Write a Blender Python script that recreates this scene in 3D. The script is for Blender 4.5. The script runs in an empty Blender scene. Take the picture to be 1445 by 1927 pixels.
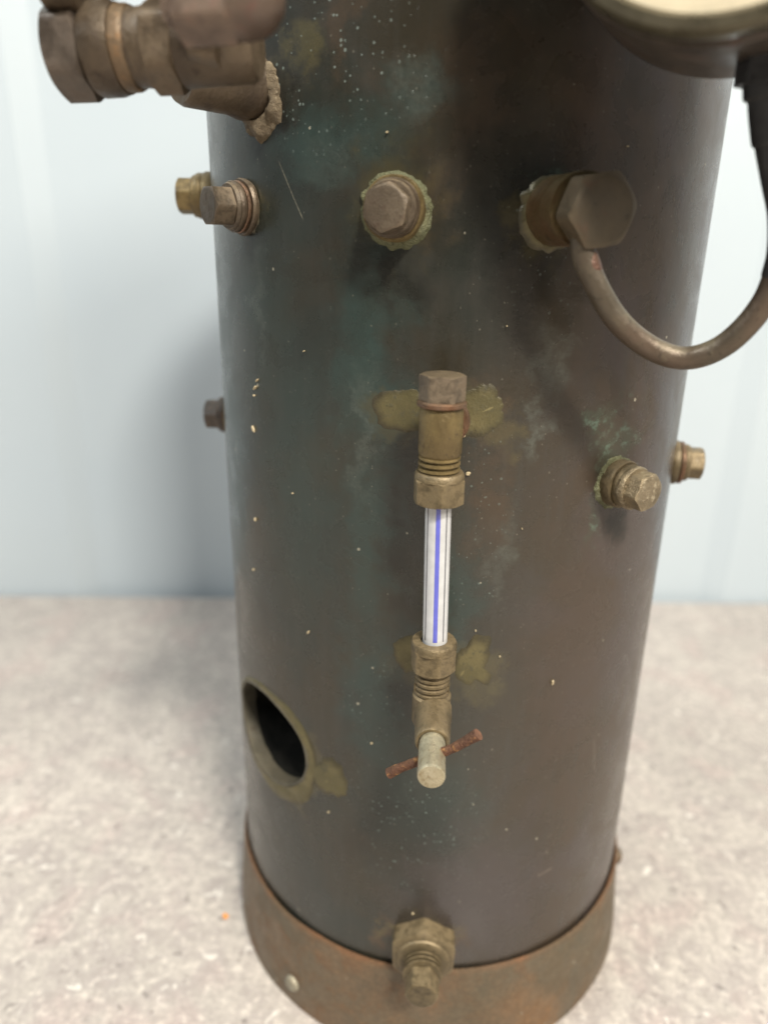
import bpy, bmesh, math, random
from mathutils import Vector, Matrix, noise

# ------------------------------------------------------------------ units
# authored in "boiler radii" (R): z = 0 is the seam between shell and base ring,
# the worktop is at z = -0.5; one radius is 57 mm
S = 0.057
ZT = -0.5
def W(p): return Vector((p[0] * S, p[1] * S, (p[2] - ZT) * S))
scene = bpy.context.scene
C = scene.collection
random.seed(7)

# ------------------------------------------------------------------ camera
cd = bpy.data.cameras.new('camera'); cam = bpy.data.objects.new('camera', cd); C.objects.link(cam)
cd.sensor_fit = 'VERTICAL'; cd.sensor_height = 36.0; cd.lens = 26.005
cd.clip_start = 0.005; cd.clip_end = 50
F = Vector((-0.07792011, 0.93712975, -0.34017098)); RT = Vector((0.99593822, 0.08861005, 0.01597871))
UP = Vector((-0.04511669, 0.33754421, 0.94022784))
eye = W((0, -3.37525, 2.96262))
cam.matrix_world = Matrix(((RT.x, UP.x, -F.x, eye.x), (RT.y, UP.y, -F.y, eye.y), (RT.z, UP.z, -F.z, eye.z), (0, 0, 0, 1)))
cd.dof.use_dof = True; cd.dof.focus_distance = 2.42 * S; cd.dof.aperture_fstop = 9.5
scene.camera = cam

# ------------------------------------------------------------------ world and lamps
world = bpy.data.worlds.new('World'); scene.world = world; world.use_nodes = True
bg = world.node_tree.nodes['Background']
bg.inputs['Strength'].default_value = 1.0
# room light: pale ceiling overhead, white walls to the sides and back, a dim side where the photographer stands
wt = world.node_tree
def wn_(typ, **k):
    x = wt.nodes.new(typ)
    for a_, b_ in k.items(): setattr(x, a_, b_)
    return x
tc_ = wn_('ShaderNodeTexCoord'); sx_ = wn_('ShaderNodeSeparateXYZ'); wt.links.new(tc_.outputs['Generated'], sx_.inputs[0])
def wr_(src, a_, b_, lo, hi):
    x = wn_('ShaderNodeMapRange', interpolation_type='SMOOTHSTEP'); wt.links.new(src, x.inputs[0])
    for i_, v_ in enumerate((a_, b_, lo, hi)): x.inputs[i_ + 1].default_value = v_
    return x.outputs[0]
up_ = wr_(sx_.outputs[2], -0.1, 0.9, 0.30, 0.60)
fr_ = wr_(sx_.outputs[1], -0.95, -0.30, 0.16, 1.0)
m_ = wn_('ShaderNodeMath', operation='MULTIPLY'); wt.links.new(up_, m_.inputs[0]); wt.links.new(fr_, m_.inputs[1])
mc_ = wn_('ShaderNodeVectorMath', operation='SCALE'); mc_.inputs[0].default_value = (0.93, 0.98, 1.0); wt.links.new(m_.outputs[0], mc_.inputs['Scale'])
wt.links.new(mc_.outputs[0], bg.inputs['Color'])

def area(name, direction, dist, sx, sy, power, col):
    l = bpy.data.lights.new(name, 'AREA'); l.shape = 'RECTANGLE'; l.size = sx * S; l.size_y = sy * S
    l.energy = power; l.color = col
    o = bpy.data.objects.new(name, l); C.objects.link(o)
    d = Vector(direction).normalized(); tgt = W((0, -0.9, 2.6)); o.location = tgt + d * dist * S
    o.rotation_euler = d.to_track_quat('Z', 'Y').to_euler()
    return o
area('ceiling_lamp_front', (0.27, -0.58, 0.78), 22, 2.8, 1.8, 20.0, (1.0, 0.95, 0.86))
area('ceiling_lamp_right', (0.62, -0.66, 0.74), 24, 8.0, 5.0, 15.0, (1.0, 0.93, 0.82))

area('added_fill_left', (-0.80, -0.36, 0.95), 26, 10.0, 7.0, 9.5, (0.93, 0.98, 1.0))  # unseen fill light, added to lift the shadows on left wall and worktop

scene.view_settings.view_transform = 'Standard'; scene.view_settings.look = 'None'
scene.view_settings.exposure = 0.0; scene.view_settings.gamma = 1.0
try: scene.view_settings.use_curve_mapping = False
except Exception: pass

# ------------------------------------------------------------------ material helpers
class NT:
    def __init__(s, name):
        s.m = bpy.data.materials.new(name); s.m.use_nodes = True
        s.t = s.m.node_tree; s.b = s.t.nodes['Principled BSDF']
    def n(s, typ, **k):
        x = s.t.nodes.new(typ)
        for a, b in k.items(): setattr(x, a, b)
        return x
    def l(s, a, b): s.t.links.new(a, b)
    def sock(s, x, inp):
        if hasattr(x, 'is_output') or hasattr(x, 'links'): s.l(x, inp)
        else: inp.default_value = x
    def coord(s, kind='Object', scale=1.0, sc3=None):
        tc = s.n('ShaderNodeTexCoord'); mp = s.n('ShaderNodeMapping')
        s.l(tc.outputs[kind], mp.inputs[0])
        mp.inputs['Scale'].default_value = sc3 if sc3 else (scale,) * 3
        return mp.outputs[0], mp
    def noise(s, vec, scale, detail=4, rough=0.55, dist=0.0):
        x = s.n('ShaderNodeTexNoise'); s.l(vec, x.inputs['Vector'])
        x.inputs['Scale'].default_value = scale; x.inputs['Detail'].default_value = detail
        x.inputs['Roughness'].default_value = rough; x.inputs['Distortion'].default_value = dist
        return x.outputs['Fac']
    def ramp(s, fac, a, b, lo=0.0, hi=1.0):
        x = s.n('ShaderNodeMapRange', interpolation_type='SMOOTHSTEP'); s.l(fac, x.inputs[0])
        x.inputs[1].default_value = a; x.inputs[2].default_value = b
        x.inputs[3].default_value = lo; x.inputs[4].default_value = hi
        return x.outputs[0]
    def math(s, op, a, b=0.0, clamp=False):
        x = s.n('ShaderNodeMath', operation=op); x.use_clamp = clamp
        s.sock(a, x.inputs[0]); s.sock(b, x.inputs[1]); return x.outputs[0]
    def mix(s, fac, a, b):
        x = s.n('ShaderNodeMix', data_type='RGBA'); s.sock(fac, x.inputs[0])
        for v, i in ((a, 6), (b, 7)):
            if isinstance(v, tuple): x.inputs[i].default_value = (*v, 1)
            else: s.l(v, x.inputs[i])
        return x.outputs[2]
    def bump(s, h, dist, strength=1.0, prev=None):
        x = s.n('ShaderNodeBump'); s.l(h, x.inputs['Height']); x.inputs['Distance'].default_value = dist
        x.inputs['Strength'].default_value = strength
        if prev is not None: s.l(prev, x.inputs['Normal'])
        return x.outputs[0]

def aged(name, base, alt, third=None, rim=None, scale=160, rough=0.5, metal=0.3, bump=0.00007, dust=0.25, dustc=(0.28, 0.21, 0.11), spec=0.5):
    """tarnished, dusty metal: three tints in noise patches, dust on upward faces, pitted bump"""
    t = NT(name); v, mp = t.coord('Object')
    oi = t.n('ShaderNodeObjectInfo'); cmb = t.n('ShaderNodeCombineXYZ')
    t.l(t.math('MULTIPLY', oi.outputs['Random'], 3.0), cmb.inputs[0]); t.l(cmb.outputs[0], mp.inputs['Location'])
    n1 = t.noise(v, scale, 5, 0.6); n2 = t.noise(v, scale * 3.7, 5, 0.65); n3 = t.noise(v, scale * 14, 3, 0.6)
    c = t.mix(t.ramp(n1, 0.40, 0.62), base, alt)
    if third: c = t.mix(t.ramp(n2, 0.54, 0.68), c, third)
    g = t.n('ShaderNodeNewGeometry'); sp = t.n('ShaderNodeSeparateXYZ'); t.l(g.outputs['Normal'], sp.inputs[0])
    d = t.math('MULTIPLY', t.ramp(sp.outputs[2], 0.1, 0.9), t.ramp(n2, 0.36, 0.6, 0.35, 1.0))
    d = t.math('MULTIPLY', d, dust)
    c = t.mix(d, c, dustc)
    # grime speckle, and metal showing on worn edges
    c = t.mix(t.ramp(n3, 0.60, 0.72, 0, 0.5), c, tuple(x * 0.35 for x in base))
    pt = t.ramp(g.outputs['Pointiness'], 0.52, 0.60, 0, 0.45)
    c = t.mix(t.math('MULTIPLY', pt, t.ramp(n2, 0.35, 0.6)), c, tuple(min(1, x * 2.3) for x in alt))
    if rim:
        um = t.n('ShaderNodeUVMap'); um.uv_map = 'shell'; us = t.n('ShaderNodeSeparateXYZ'); t.l(um.outputs[0], us.inputs[0])
        e = t.math('ADD', us.outputs[0], t.math('MULTIPLY', t.math('SUBTRACT', n1, 0.5), 0.9))
        c = t.mix(t.ramp(e, 0.55, 1.0, 0, 0.92), c, rim)
    t.l(c, t.b.inputs['Base Color'])
    t.b.inputs['Metallic'].default_value = metal
    t.l(t.ramp(n2, 0.3, 0.7, rough - 0.08, rough + 0.15), t.b.inputs['Roughness'])
    h = t.math('ADD', t.math('MULTIPLY', n2, 0.6), t.math('MULTIPLY', n3, 0.5))
    t.l(t.bump(h, bump * 6, 0.55), t.b.inputs['Normal'])
    t.b.inputs['Specular IOR Level'].default_value = spec
    return t.m

M = {}
M['bronze'] = aged('tarnished_bronze', (0.066, 0.048, 0.032), (0.098, 0.072, 0.046), (0.055, 0.038, 0.026), scale=90, metal=0.45, rough=0.42, dust=0.3, dustc=(0.20, 0.155, 0.10))
M['bronze_dark'] = aged('dark_bronze', (0.050, 0.040, 0.034), (0.085, 0.068, 0.055), (0.10, 0.058, 0.038), dust=0.12)
M['brass'] = aged('dirty_brass', (0.115, 0.082, 0.036), (0.165, 0.120, 0.050), (0.070, 0.048, 0.025), metal=0.45, dust=0.22, rough=0.42)
M['brass_olive'] = aged('olive_brass', (0.090, 0.068, 0.036), (0.138, 0.104, 0.056), (0.055, 0.042, 0.026), metal=0.4, dust=0.35, dustc=(0.34, 0.25, 0.14), rough=0.44)
M['brass_pale'] = aged('pale_brass', (0.24, 0.19, 0.12), (0.16, 0.125, 0.075), (0.38, 0.32, 0.22), metal=0.5, rough=0.42, dust=0.2, bump=0.0002)
M['head'] = aged('brown_bolt_head', (0.080, 0.060, 0.040), (0.110, 0.084, 0.056), (0.070, 0.047, 0.030), rough=0.5, dust=0.3)
M['copper'] = aged('copper_washer', (0.155, 0.078, 0.042), (0.110, 0.068, 0.042), (0.11, 0.07, 0.05), rough=0.42, metal=0.55, dust=0.15)
M['copper_bright'] = aged('orange_copper', (0.135, 0.088, 0.048), (0.095, 0.068, 0.042), (0.21, 0.115, 0.050), scale=120, rough=0.45, metal=0.4, dust=0.15)
M['bronze_dark2'] = aged('brown_bronze', (0.062, 0.048, 0.037), (0.085, 0.067, 0.052), (0.055, 0.038, 0.030), scale=70, metal=0.4, rough=0.42, dust=0.25)
M['union'] = aged('brown_union_brass', (0.10, 0.055, 0.024), (0.085, 0.062, 0.026), (0.05, 0.034, 0.018), scale=70, rough=0.42, metal=0.4, dust=0.1)
M['acorn'] = aged('reddish_brown_bronze', (0.095, 0.066, 0.050), (0.125, 0.090, 0.066), (0.14, 0.060, 0.048), scale=60, rough=0.36, dust=0.15)
M['nutdark'] = aged('dull_brown_nut', (0.052, 0.040, 0.024), (0.074, 0.055, 0.032), (0.070, 0.042, 0.024), scale=60, rough=0.5, dust=0.1)
M['rust_bar'] = aged('flaking_rust', (0.150, 0.070, 0.040), (0.095, 0.048, 0.032), (0.33, 0.165, 0.065), scale=190, rough=0.8, metal=0.0, bump=0.0006, dust=0.1, spec=0.2)
M['nickel'] = aged('worn_nickel', (0.36, 0.31, 0.20), (0.46, 0.41, 0.29), (0.24, 0.18, 0.10), rough=0.33, metal=0.65, bump=0.00006, dust=0.1)
M['solder'] = aged('old_solder', rim=(0.045, 0.038, 0.022), base= (0.100, 0.085, 0.038), alt=(0.135, 0.112, 0.050), third=(0.085, 0.075, 0.042), scale=120, rough=0.42, metal=0.3, bump=0.00008, dust=0.1)
M['verdigris'] = aged('green_solder', rim=(0.105, 0.108, 0.052), base= (0.13, 0.13, 0.062), alt=(0.20, 0.19, 0.10), third=(0.075, 0.075, 0.045), scale=150, rough=0.55, metal=0.1, bump=0.0006, dust=0.1)
M['crust'] = aged('solder_crust', (0.165, 0.125, 0.075), (0.11, 0.08, 0.045), (0.26, 0.21, 0.14), scale=300, rough=0.75, metal=0.0, bump=0.0012, dust=0.2)
M['pipe'] = aged('tarnished_copper_pipe', (0.090, 0.072, 0.050), (0.110, 0.078, 0.054), (0.125, 0.100, 0.065), scale=70, rough=0.40, metal=0.4, dust=0.5, dustc=(0.22, 0.19, 0.125))
M['pipe_red'] = aged('bare_copper', (0.125, 0.066, 0.044), (0.10, 0.064, 0.046), (0.13, 0.08, 0.05), scale=120, rough=0.4, metal=0.4)
M['black'] = aged('black_sleeve', (0.012, 0.012, 0.013), (0.02, 0.02, 0.02), rough=0.5, metal=0.0, dust=0.08)
M['case'] = aged('gauge_case_metal', (0.055, 0.044, 0.036), (0.080, 0.065, 0.052), (0.085, 0.050, 0.038), scale=60, rough=0.36, metal=0.5, dust=0.1, bump=0.00004)
M['bezel'] = aged('gauge_bezel_metal', (0.085, 0.075, 0.050), (0.11, 0.098, 0.066), scale=60, rough=0.28, metal=0.7, dust=0.1, bump=0.00003)
M['soot'] = aged('soot', (0.006, 0.006, 0.005), (0.012, 0.011, 0.009), rough=0.9, metal=0.0, dust=0.0, spec=0.1)
M['flue'] = aged('fire_tube_metal', (0.062, 0.055, 0.038), (0.082, 0.072, 0.050), (0.050, 0.040, 0.028), rough=0.55, metal=0.2, dust=0.1)
M['red_paint'] = aged('red_paint_trace', (0.30, 0.05, 0.045), (0.2, 0.05, 0.04), (0.09, 0.06, 0.05), scale=300, rough=0.6, metal=0.0, dust=0.1)
M['rivet'] = aged('rivet_metal', (0.20, 0.18, 0.13), (0.26, 0.24, 0.18), (0.13, 0.10, 0.07), rough=0.45, metal=0.3)

def plain(name, col, rough=0.4, metal=0.0, **k):
    t = NT(name); v, mp = t.coord('Object'); n = t.noise(v, 400, 4)
    c = t.mix(t.ramp(n, 0.3, 0.7), tuple(x * 0.9 for x in col), tuple(min(1, x * 1.06) for x in col))
    t.l(c, t.b.inputs['Base Color']); t.b.inputs['Roughness'].default_value = rough; t.b.inputs['Metallic'].default_value = metal
    for a, b in k.items(): t.b.inputs[a.replace('_', ' ')].default_value = b
    return t.m
M['white_enamel'] = plain('white_enamel', (0.50, 0.505, 0.51), 0.22, Coat_Weight=1.0, Coat_Roughness=0.03)
M['blue_enamel'] = plain('blue_enamel', (0.085, 0.10, 0.50), 0.3, Coat_Weight=1.0, Coat_Roughness=0.03)
M['grey_enamel'] = plain('grey_glass_edge', (0.16, 0.16, 0.17), 0.2)
M['dial'] = plain('cream_dial', (0.66, 0.57, 0.40), 0.5)
M['flake'] = plain('straw_flake', (0.42, 0.34, 0.21), 0.7)
M['orange'] = plain('orange_crumb', (0.85, 0.30, 0.03), 0.6)
g = NT('clear_glass'); g.b.inputs['Base Color'].default_value = (0.97, 0.98, 1, 1); g.b.inputs['Roughness'].default_value = 0.04
g.b.inputs['Transmission Weight'].default_value = 1.0; g.b.inputs['IOR'].default_value = 1.3; M['glass'] = g.m

# ---- patinated shell: masks laid out on the shell's own (angle, height) map
def shell_material():
    t = NT('patinated_copper_shell')
    uvn = t.n('ShaderNodeUVMap'); uvn.uv_map = 'shell'
    uv = uvn.outputs[0]
    ov, _ = t.coord('Object')
    nA = t.n('ShaderNodeTexNoise'); t.l(uv, nA.inputs['Vector']); nA.inputs['Scale'].default_value = 7; nA.inputs['Detail'].default_value = 6; nA.inputs['Roughness'].default_value = 0.65
    sub = t.n('ShaderNodeVectorMath', operation='SUBTRACT'); t.l(nA.outputs['Color'], sub.inputs[0]); sub.inputs[1].default_value = (0.5, 0.5, 0.5)
    scl = t.n('ShaderNodeVectorMath', operation='MULTIPLY'); t.l(sub.outputs[0], scl.inputs[0]); scl.inputs[1].default_value = (0.42, 0.42, 0)
    wv = t.n('ShaderNodeVectorMath', operation='ADD'); t.l(uv, wv.inputs[0]); t.l(scl.outputs[0], wv.inputs[1]); wv = wv.outputs[0]
    def blob(th, z, su, sv, inner=0.25, amt=1.0, warp=True):
        a = t.n('ShaderNodeVectorMath', operation='SUBTRACT'); t.l(wv if warp else uv, a.inputs[0]); a.inputs[1].default_value = (math.radians(th), z, 0)
        b = t.n('ShaderNodeVectorMath', operation='MULTIPLY'); t.l(a.outputs[0], b.inputs[0]); b.inputs[1].default_value = (1 / su, 1 / sv, 0)
        c = t.n('ShaderNodeVectorMath', operation='LENGTH'); t.l(b.outputs[0], c.inputs[0])
        return t.ramp(c.outputs['Value'], inner, 1.0, amt, 0.0)
    def union(fs):
        o = fs[0]
        for f in fs[1:]: o = t.math('MAXIMUM', o, f)
        return o
    sp = t.n('ShaderNodeSeparateXYZ'); t.l(uv, sp.inputs[0])
    big = t.noise(uv, 1.6, 5, 0.6, 0.6); mid = t.noise(uv, 5.5, 6, 0.62, 0.4)
    mv = t.n('ShaderNodeMapping'); t.l(uv, mv.inputs[0]); mv.inputs['Scale'].default_value = (14, 1.5, 1)
    streak = t.noise(mv.outputs[0], 2.0, 5, 0.6, 0.2)
    fine = t.noise(uv, 60, 5, 0.7)
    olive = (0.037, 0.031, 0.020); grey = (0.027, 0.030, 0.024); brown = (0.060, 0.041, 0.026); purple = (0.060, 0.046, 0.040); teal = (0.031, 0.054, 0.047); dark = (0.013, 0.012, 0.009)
    c = t.mix(t.ramp(big, 0.38, 0.62), olive, grey)
    # brown and mauve tarnish, mostly on the right-hand flank
    side = t.ramp(sp.outputs[0], 0.0, 0.70)
    c = t.mix(t.math('MULTIPLY', side, t.ramp(mid, 0.30, 0.66, 0.55, 1.0)), c, brown)
    c = t.mix(t.math('MULTIPLY', side, t.ramp(big, 0.42, 0.60)), c, purple)
    c = t.mix(t.math('MULTIPLY', t.ramp(streak, 0.45, 0.70), 0.28), c, (0.052, 0.050, 0.042))
    c = t.mix(t.math('MULTIPLY', t.ramp(mid, 0.52, 0.72), t.math('ADD', t.math('MULTIPLY', side, 0.5), 0.15)), c, (0.062, 0.044, 0.030))
    # teal bloom
    tl = union([blob(-16, 2.62, 0.20, 0.60, 0.0), blob(-15, 2.0, 0.18, 0.6, 0.0, 0.9), blob(-40, 2.7, 0.4, 0.9, 0.0, 0.5), blob(-24, 3.25, 0.45, 0.16, 0.1, 0.8), blob(-13, 1.35, 0.2, 0.55, 0.1, 0.75),
                blob(-32, 2.2, 0.3, 0.9, 0.1, 0.55), blob(-2, .85, 0.35, 0.35, 0.1, 0.6), blob(4, 1.75, 0.12, 0.4, 0.1, 0.6), blob(-8, 3.35, 0.2, 0.12, 0.0, 0.7),
                blob(-60, 2.3, 0.3, 1.4, 0.1, 0.5)])
    c = t.mix(t.math('MULTIPLY', tl, t.ramp(mid, 0.3, 0.62, 0.65, 1.0)), c, teal)
    # mauve lower right
    c = t.mix(t.math('MULTIPLY', blob(12, 0.35, 0.5, 0.5, 0.2), 0.7), c, (0.062, 0.050, 0.049))
    c = t.mix(t.math('MULTIPLY', blob(33, 1.5, 0.3, 0.7, 0.2), 0.6), c, (0.066, 0.046, 0.033))
    # dark scorched areas round the unions, plus painted shadows of gauge, bolt and fittings
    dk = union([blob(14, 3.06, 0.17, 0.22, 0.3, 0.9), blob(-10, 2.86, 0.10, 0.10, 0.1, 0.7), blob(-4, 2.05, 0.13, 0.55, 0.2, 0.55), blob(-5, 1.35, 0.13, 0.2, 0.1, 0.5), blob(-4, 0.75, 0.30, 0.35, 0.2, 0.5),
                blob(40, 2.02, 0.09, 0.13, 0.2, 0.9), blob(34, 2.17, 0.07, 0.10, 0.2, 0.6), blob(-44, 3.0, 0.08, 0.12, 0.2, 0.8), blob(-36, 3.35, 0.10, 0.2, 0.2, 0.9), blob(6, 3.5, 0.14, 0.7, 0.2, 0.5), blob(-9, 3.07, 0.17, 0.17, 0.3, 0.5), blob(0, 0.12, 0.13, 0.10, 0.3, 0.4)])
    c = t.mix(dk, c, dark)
    # coppery brown halos
    br = union([blob(-4, 3.10, 0.12, 0.18, 0.1, 0.5), blob(1, 3.4, 0.22, 0.3, 0.1, 0.5), blob(8, 2.45, 0.10, 0.16, 0.1, 0.8), blob(9, 2.2, 0.08, 0.4, 0.1, 0.5), blob(-20, 3.55, 0.08, 0.2, 0.1, 0.5), blob(-10, 0.16, 0.06, 0.14, 0.1, 0.9), blob(7, 0.14, 0.08, 0.12, 0.1, 0.9), blob(24, 3.3, 0.2, 0.5, 0.1, 0.5)])
    c = t.mix(t.math('MULTIPLY', br, t.ramp(mid, 0.3, 0.6, 0.4, 1.0)), c, (0.080, 0.050, 0.028))
    # olive-yellow flux stains near the joints
    ys = union([blob(-9.5, 3.09, 0.19, 0.19, 0.3, 0.55), blob(15.5, 3.03, 0.15, 0.15, 0.5, 0.5), blob(0, 2.45, 0.26, 0.13, 0.3, 0.45), blob(0, 1.52, 0.22, 0.15, 0.3, 0.4), blob(0, 0.16, 0.17, 0.14, 0.4, 0.5), blob(-45, 3.07, 0.12, 0.12, 0.4, 0.5), blob(-10, 2.44, 0.11, 0.09, 0.4, 0.4), blob(9, 2.42, 0.13, 0.12, 0.3, 0.5), blob(9, 1.46, 0.12, 0.17, 0.3, 0.5), blob(-10, 0.17, 0.05, 0.05, 0.2, 0.9), blob(-31, 0.9, 0.14, 0.17, 0.5, 0.5), blob(-28, 3.5, 0.1, 0.12, 0.3, 0.7), blob(-36, .70, .14, .06, .4, .55)])
    c = t.mix(ys, c, (0.095, 0.080, 0.036))
    hz = union([blob(19, 2.62, 0.10, 0.16, 0.0, 0.6), blob(17, 2.45, 0.06, 0.14, 0.0, 0.7), blob(12, 1.95, 0.07, 0.22, 0.0, 0.5), blob(-16, 2.35, 0.06, 0.35, 0.0, 0.5), blob(-8, 3.36, 0.10, 0.14, 0.0, 0.35), blob(-42, 2.75, 0.05, 0.3, 0.0, 0.4), blob(-22, 3.2, 0.16, 0.12, 0, 0.25)])
    c = t.mix(t.math('MULTIPLY', hz, t.ramp(fine, 0.3, 0.65, 0.4, 1.0)), c, (0.105, 0.115, 0.095))
    # green verdigris flecks
    gr = union([blob(35, 2.33, 0.14, 0.16, 0.0), blob(30, 2.42, 0.06, 0.06, 0.0), blob(32, 2.05, 0.05, 0.16, 0.0, 0.7), blob(38, 2.28, 0.07, 0.12, 0.0), blob(15, 3.16, 0.08, 0.08, 0.0, 0.6)])
    gn = t.noise(uv, 26, 5, 0.7)
    c = t.mix(t.math('MULTIPLY', gr, t.ramp(gn, 0.50, 0.64, 0, 0.75)), c, (0.17, 0.25, 0.19))
    c = t.mix(t.math('MULTIPLY', gr, 0.5), c, (0.055, 0.080, 0.050))
    # fine lime specks, thick in some areas
    area_ = union([blob(-25, 3.5, 0.45, 0.35, 0.2), blob(-4, 0.75, 0.34, 0.42, 0.2), blob(-12, 1.3, 0.18, 0.35, 0.2, .7), blob(6, 2.2, 0.25, 0.4, 0.1, 0.5), blob(18, 3.0, 0.25, 0.4, 0.1, 0.5), blob(6, 1.95, 0.13, 0.3, 0.1, .8), blob(38, 2.2, 0.2, 0.3, 0.1, .7)])
    def specks(scale, r, dens):
        v = t.n('ShaderNodeTexVoronoi', feature='F1'); t.l(uv, v.inputs['Vector']); v.inputs['Scale'].default_value = scale
        s2 = t.n('ShaderNodeSeparateColor'); t.l(v.outputs['Color'], s2.inputs[0])
        on = t.math('LESS_THAN', s2.outputs[0], dens)
        rr = t.math('MULTIPLY', t.math('POWER', s2.outputs[1], 2.2), r * 1.25)
        return t.math('MULTIPLY', t.math('LESS_THAN', v.outputs['Distance'], rr), on)
    s1 = t.math('MULTIPLY', specks(78, 0.30, 0.46), t.math('MULTIPLY', area_, 1.0))
    s0 = specks(34, 0.19, 0.035)
    s3 = t.math('MULTIPLY', specks(110, 0.34, 0.10), t.ramp(mid, 0.4, 0.6))
    c = t.mix(t.math('MULTIPLY', s1, 0.5), c, (0.27, 0.34, 0.30))
    c = t.mix(t.math('MULTIPLY', s3, 0.30), c, (0.30, 0.28, 0.22))
    c = t.mix(t.math('MULTIPLY', s0, 0.5), c, (0.55, 0.50, 0.38))
    # single long scratches
    def scratch(ua, va, ub, vb, wdt, amt, colr):
        nonlocal c
        L = math.hypot(ub - ua, vb - va); dx, dy = (ub - ua) / L, (vb - va) / L
        q = t.n('ShaderNodeVectorMath', operation='SUBTRACT'); t.l(uv, q.inputs[0]); q.inputs[1].default_value = ((ua + ub) / 2, (va + vb) / 2, 0)
        d1 = t.n('ShaderNodeVectorMath', operation='DOT_PRODUCT'); t.l(q.outputs[0], d1.inputs[0]); d1.inputs[1].default_value = (dx, dy, 0)
        d2 = t.n('ShaderNodeVectorMath', operation='DOT_PRODUCT'); t.l(q.outputs[0], d2.inputs[0]); d2.inputs[1].default_value = (-dy, dx, 0)
        al = t.ramp(t.math('ABSOLUTE', d1.outputs['Value']), L * 0.40, L * 0.52, 1, 0)
        ac = t.ramp(t.math('ABSOLUTE', d2.outputs['Value']), wdt * 0.4, wdt, 1, 0)
        c = t.mix(t.math('MULTIPLY', t.math('MULTIPLY', al, ac), t.ramp(fine, 0.3, 0.6, amt * 0.3, amt)), c, colr)
    scratch(-0.6039, 3.2081, -0.5016, 3.0299, 0.0032, 0.8, (0.20, 0.19, 0.14))
    scratch(0.4943, 0.4310, 0.5767, 0.4485, 0.004, 0.7, (0.24, 0.19, 0.15))
    scratch(0.7321, 1.0515, 0.7678, 0.8733, 0.005, 0.5, (0.17, 0.14, 0.11))
    # hairline scratches
    for ang, seedx in ((0.5, 0.0), (-0.25, 3.1)):
        ms = t.n('ShaderNodeMapping'); t.l(uv, ms.inputs[0]); ms.inputs['Rotation'].default_value = (0, 0, ang); ms.inputs['Location'].default_value = (seedx, seedx, 0); ms.inputs['Scale'].default_value = (70, 4.0, 1)
        sn = t.noise(ms.outputs[0], 1.0, 2, 0.5)
        c = t.mix(t.math('MULTIPLY', t.ramp(sn, 0.755, 0.80), t.ramp(mid, 0.45, 0.65, 0, 0.55)), c, (0.20, 0.18, 0.14))
    c = t.mix(t.ramp(fine, 0.35, 0.7, 0.16, 0.0), c, (0.02, 0.02, 0.018))
    t.l(c, t.b.inputs['Base Color'])
    t.b.inputs['Metallic'].default_value = 0.20
    t.b.inputs['Specular IOR Level'].default_value = 0.65
    r = t.math('ADD', t.ramp(mid, 0.3, 0.7, 0.22, 0.36), t.math('MULTIPLY', s1, 0.3))
    t.l(r, t.b.inputs['Roughness'])
    h = t.math('ADD', t.math('MULTIPLY', fine, 0.5), t.math('MULTIPLY', t.math('ADD', s0, s1), 0.6))
    h = t.math('ADD', h, t.math('MULTIPLY', streak, 0.25))
    b1 = t.bump(h, 0.00010, 0.6)
    b2 = t.bump(big, 0.0005, 0.4, b1)
    t.l(b2, t.b.inputs['Normal'])
    return t.m
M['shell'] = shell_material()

def ring_material():
    t = NT('rusty_steel_ring'); v, _ = t.coord('Object')
    a = t.noise(v, 45, 6, 0.62, 0.5); b = t.noise(v, 170, 6, 0.7); d = t.noise(v, 22, 4, 0.5)
    c = t.mix(t.ramp(a, 0.38, 0.64), (0.145, 0.108, 0.066), (0.175, 0.112, 0.062))
    c = t.mix(t.math('MULTIPLY', t.ramp(b, 0.48, 0.64), 0.5), c, (0.20, 0.100, 0.045))
    sp = t.n('ShaderNodeSeparateXYZ'); t.l(v, sp.inputs[0])
    c = t.mix(t.math('MULTIPLY', t.math('MULTIPLY', t.ramp(sp.outputs[0], 0.004, 0.05), t.ramp(a, 0.40, 0.62)), 0.7), c, (0.25, 0.130, 0.050))
    edge = t.ramp(sp.outputs[2], 0.0262, 0.0284)
    c = t.mix(t.ramp(t.noise(v, 30, 5, 0.65), 0.50, 0.60, 0, 0.5), c, (0.085, 0.078, 0.050))
    c = t.mix(t.math('MULTIPLY', edge, t.ramp(b, 0.35, 0.6, 0.5, 1.0)), c, (0.20, 0.095, 0.042))
    c = t.mix(t.math('MULTIPLY', t.ramp(d, 0.53, 0.66), 0.55), c, (0.105, 0.095, 0.062))
    f = t.noise(v, 900, 4, 0.7)
    c = t.mix(t.ramp(f, 0.40, 0.7, 0.35, 0.0), c, (0.04, 0.03, 0.02))
    vo = t.n('ShaderNodeTexVoronoi'); t.l(v, vo.inputs['Vector']); vo.inputs['Scale'].default_value = 420
    s2 = t.n('ShaderNodeSeparateColor'); t.l(vo.outputs['Color'], s2.inputs[0])
    sk = t.math('MULTIPLY', t.math('LESS_THAN', vo.outputs['Distance'], 0.17), t.math('LESS_THAN', s2.outputs[0], 0.05))
    c = t.mix(t.math('MULTIPLY', sk, .7), c, (0.42, 0.38, 0.28))
    t.l(c, t.b.inputs['Base Color']); t.b.inputs['Metallic'].default_value = 0.15
    t.l(t.ramp(b, 0.3, 0.7, 0.42, 0.66), t.b.inputs['Roughness'])
    t.l(t.bump(t.math('ADD', b, t.math('MULTIPLY', f, 0.4)), 0.0004, 0.6), t.b.inputs['Normal'])
    return t.m
M['ring'] = ring_material()

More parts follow.
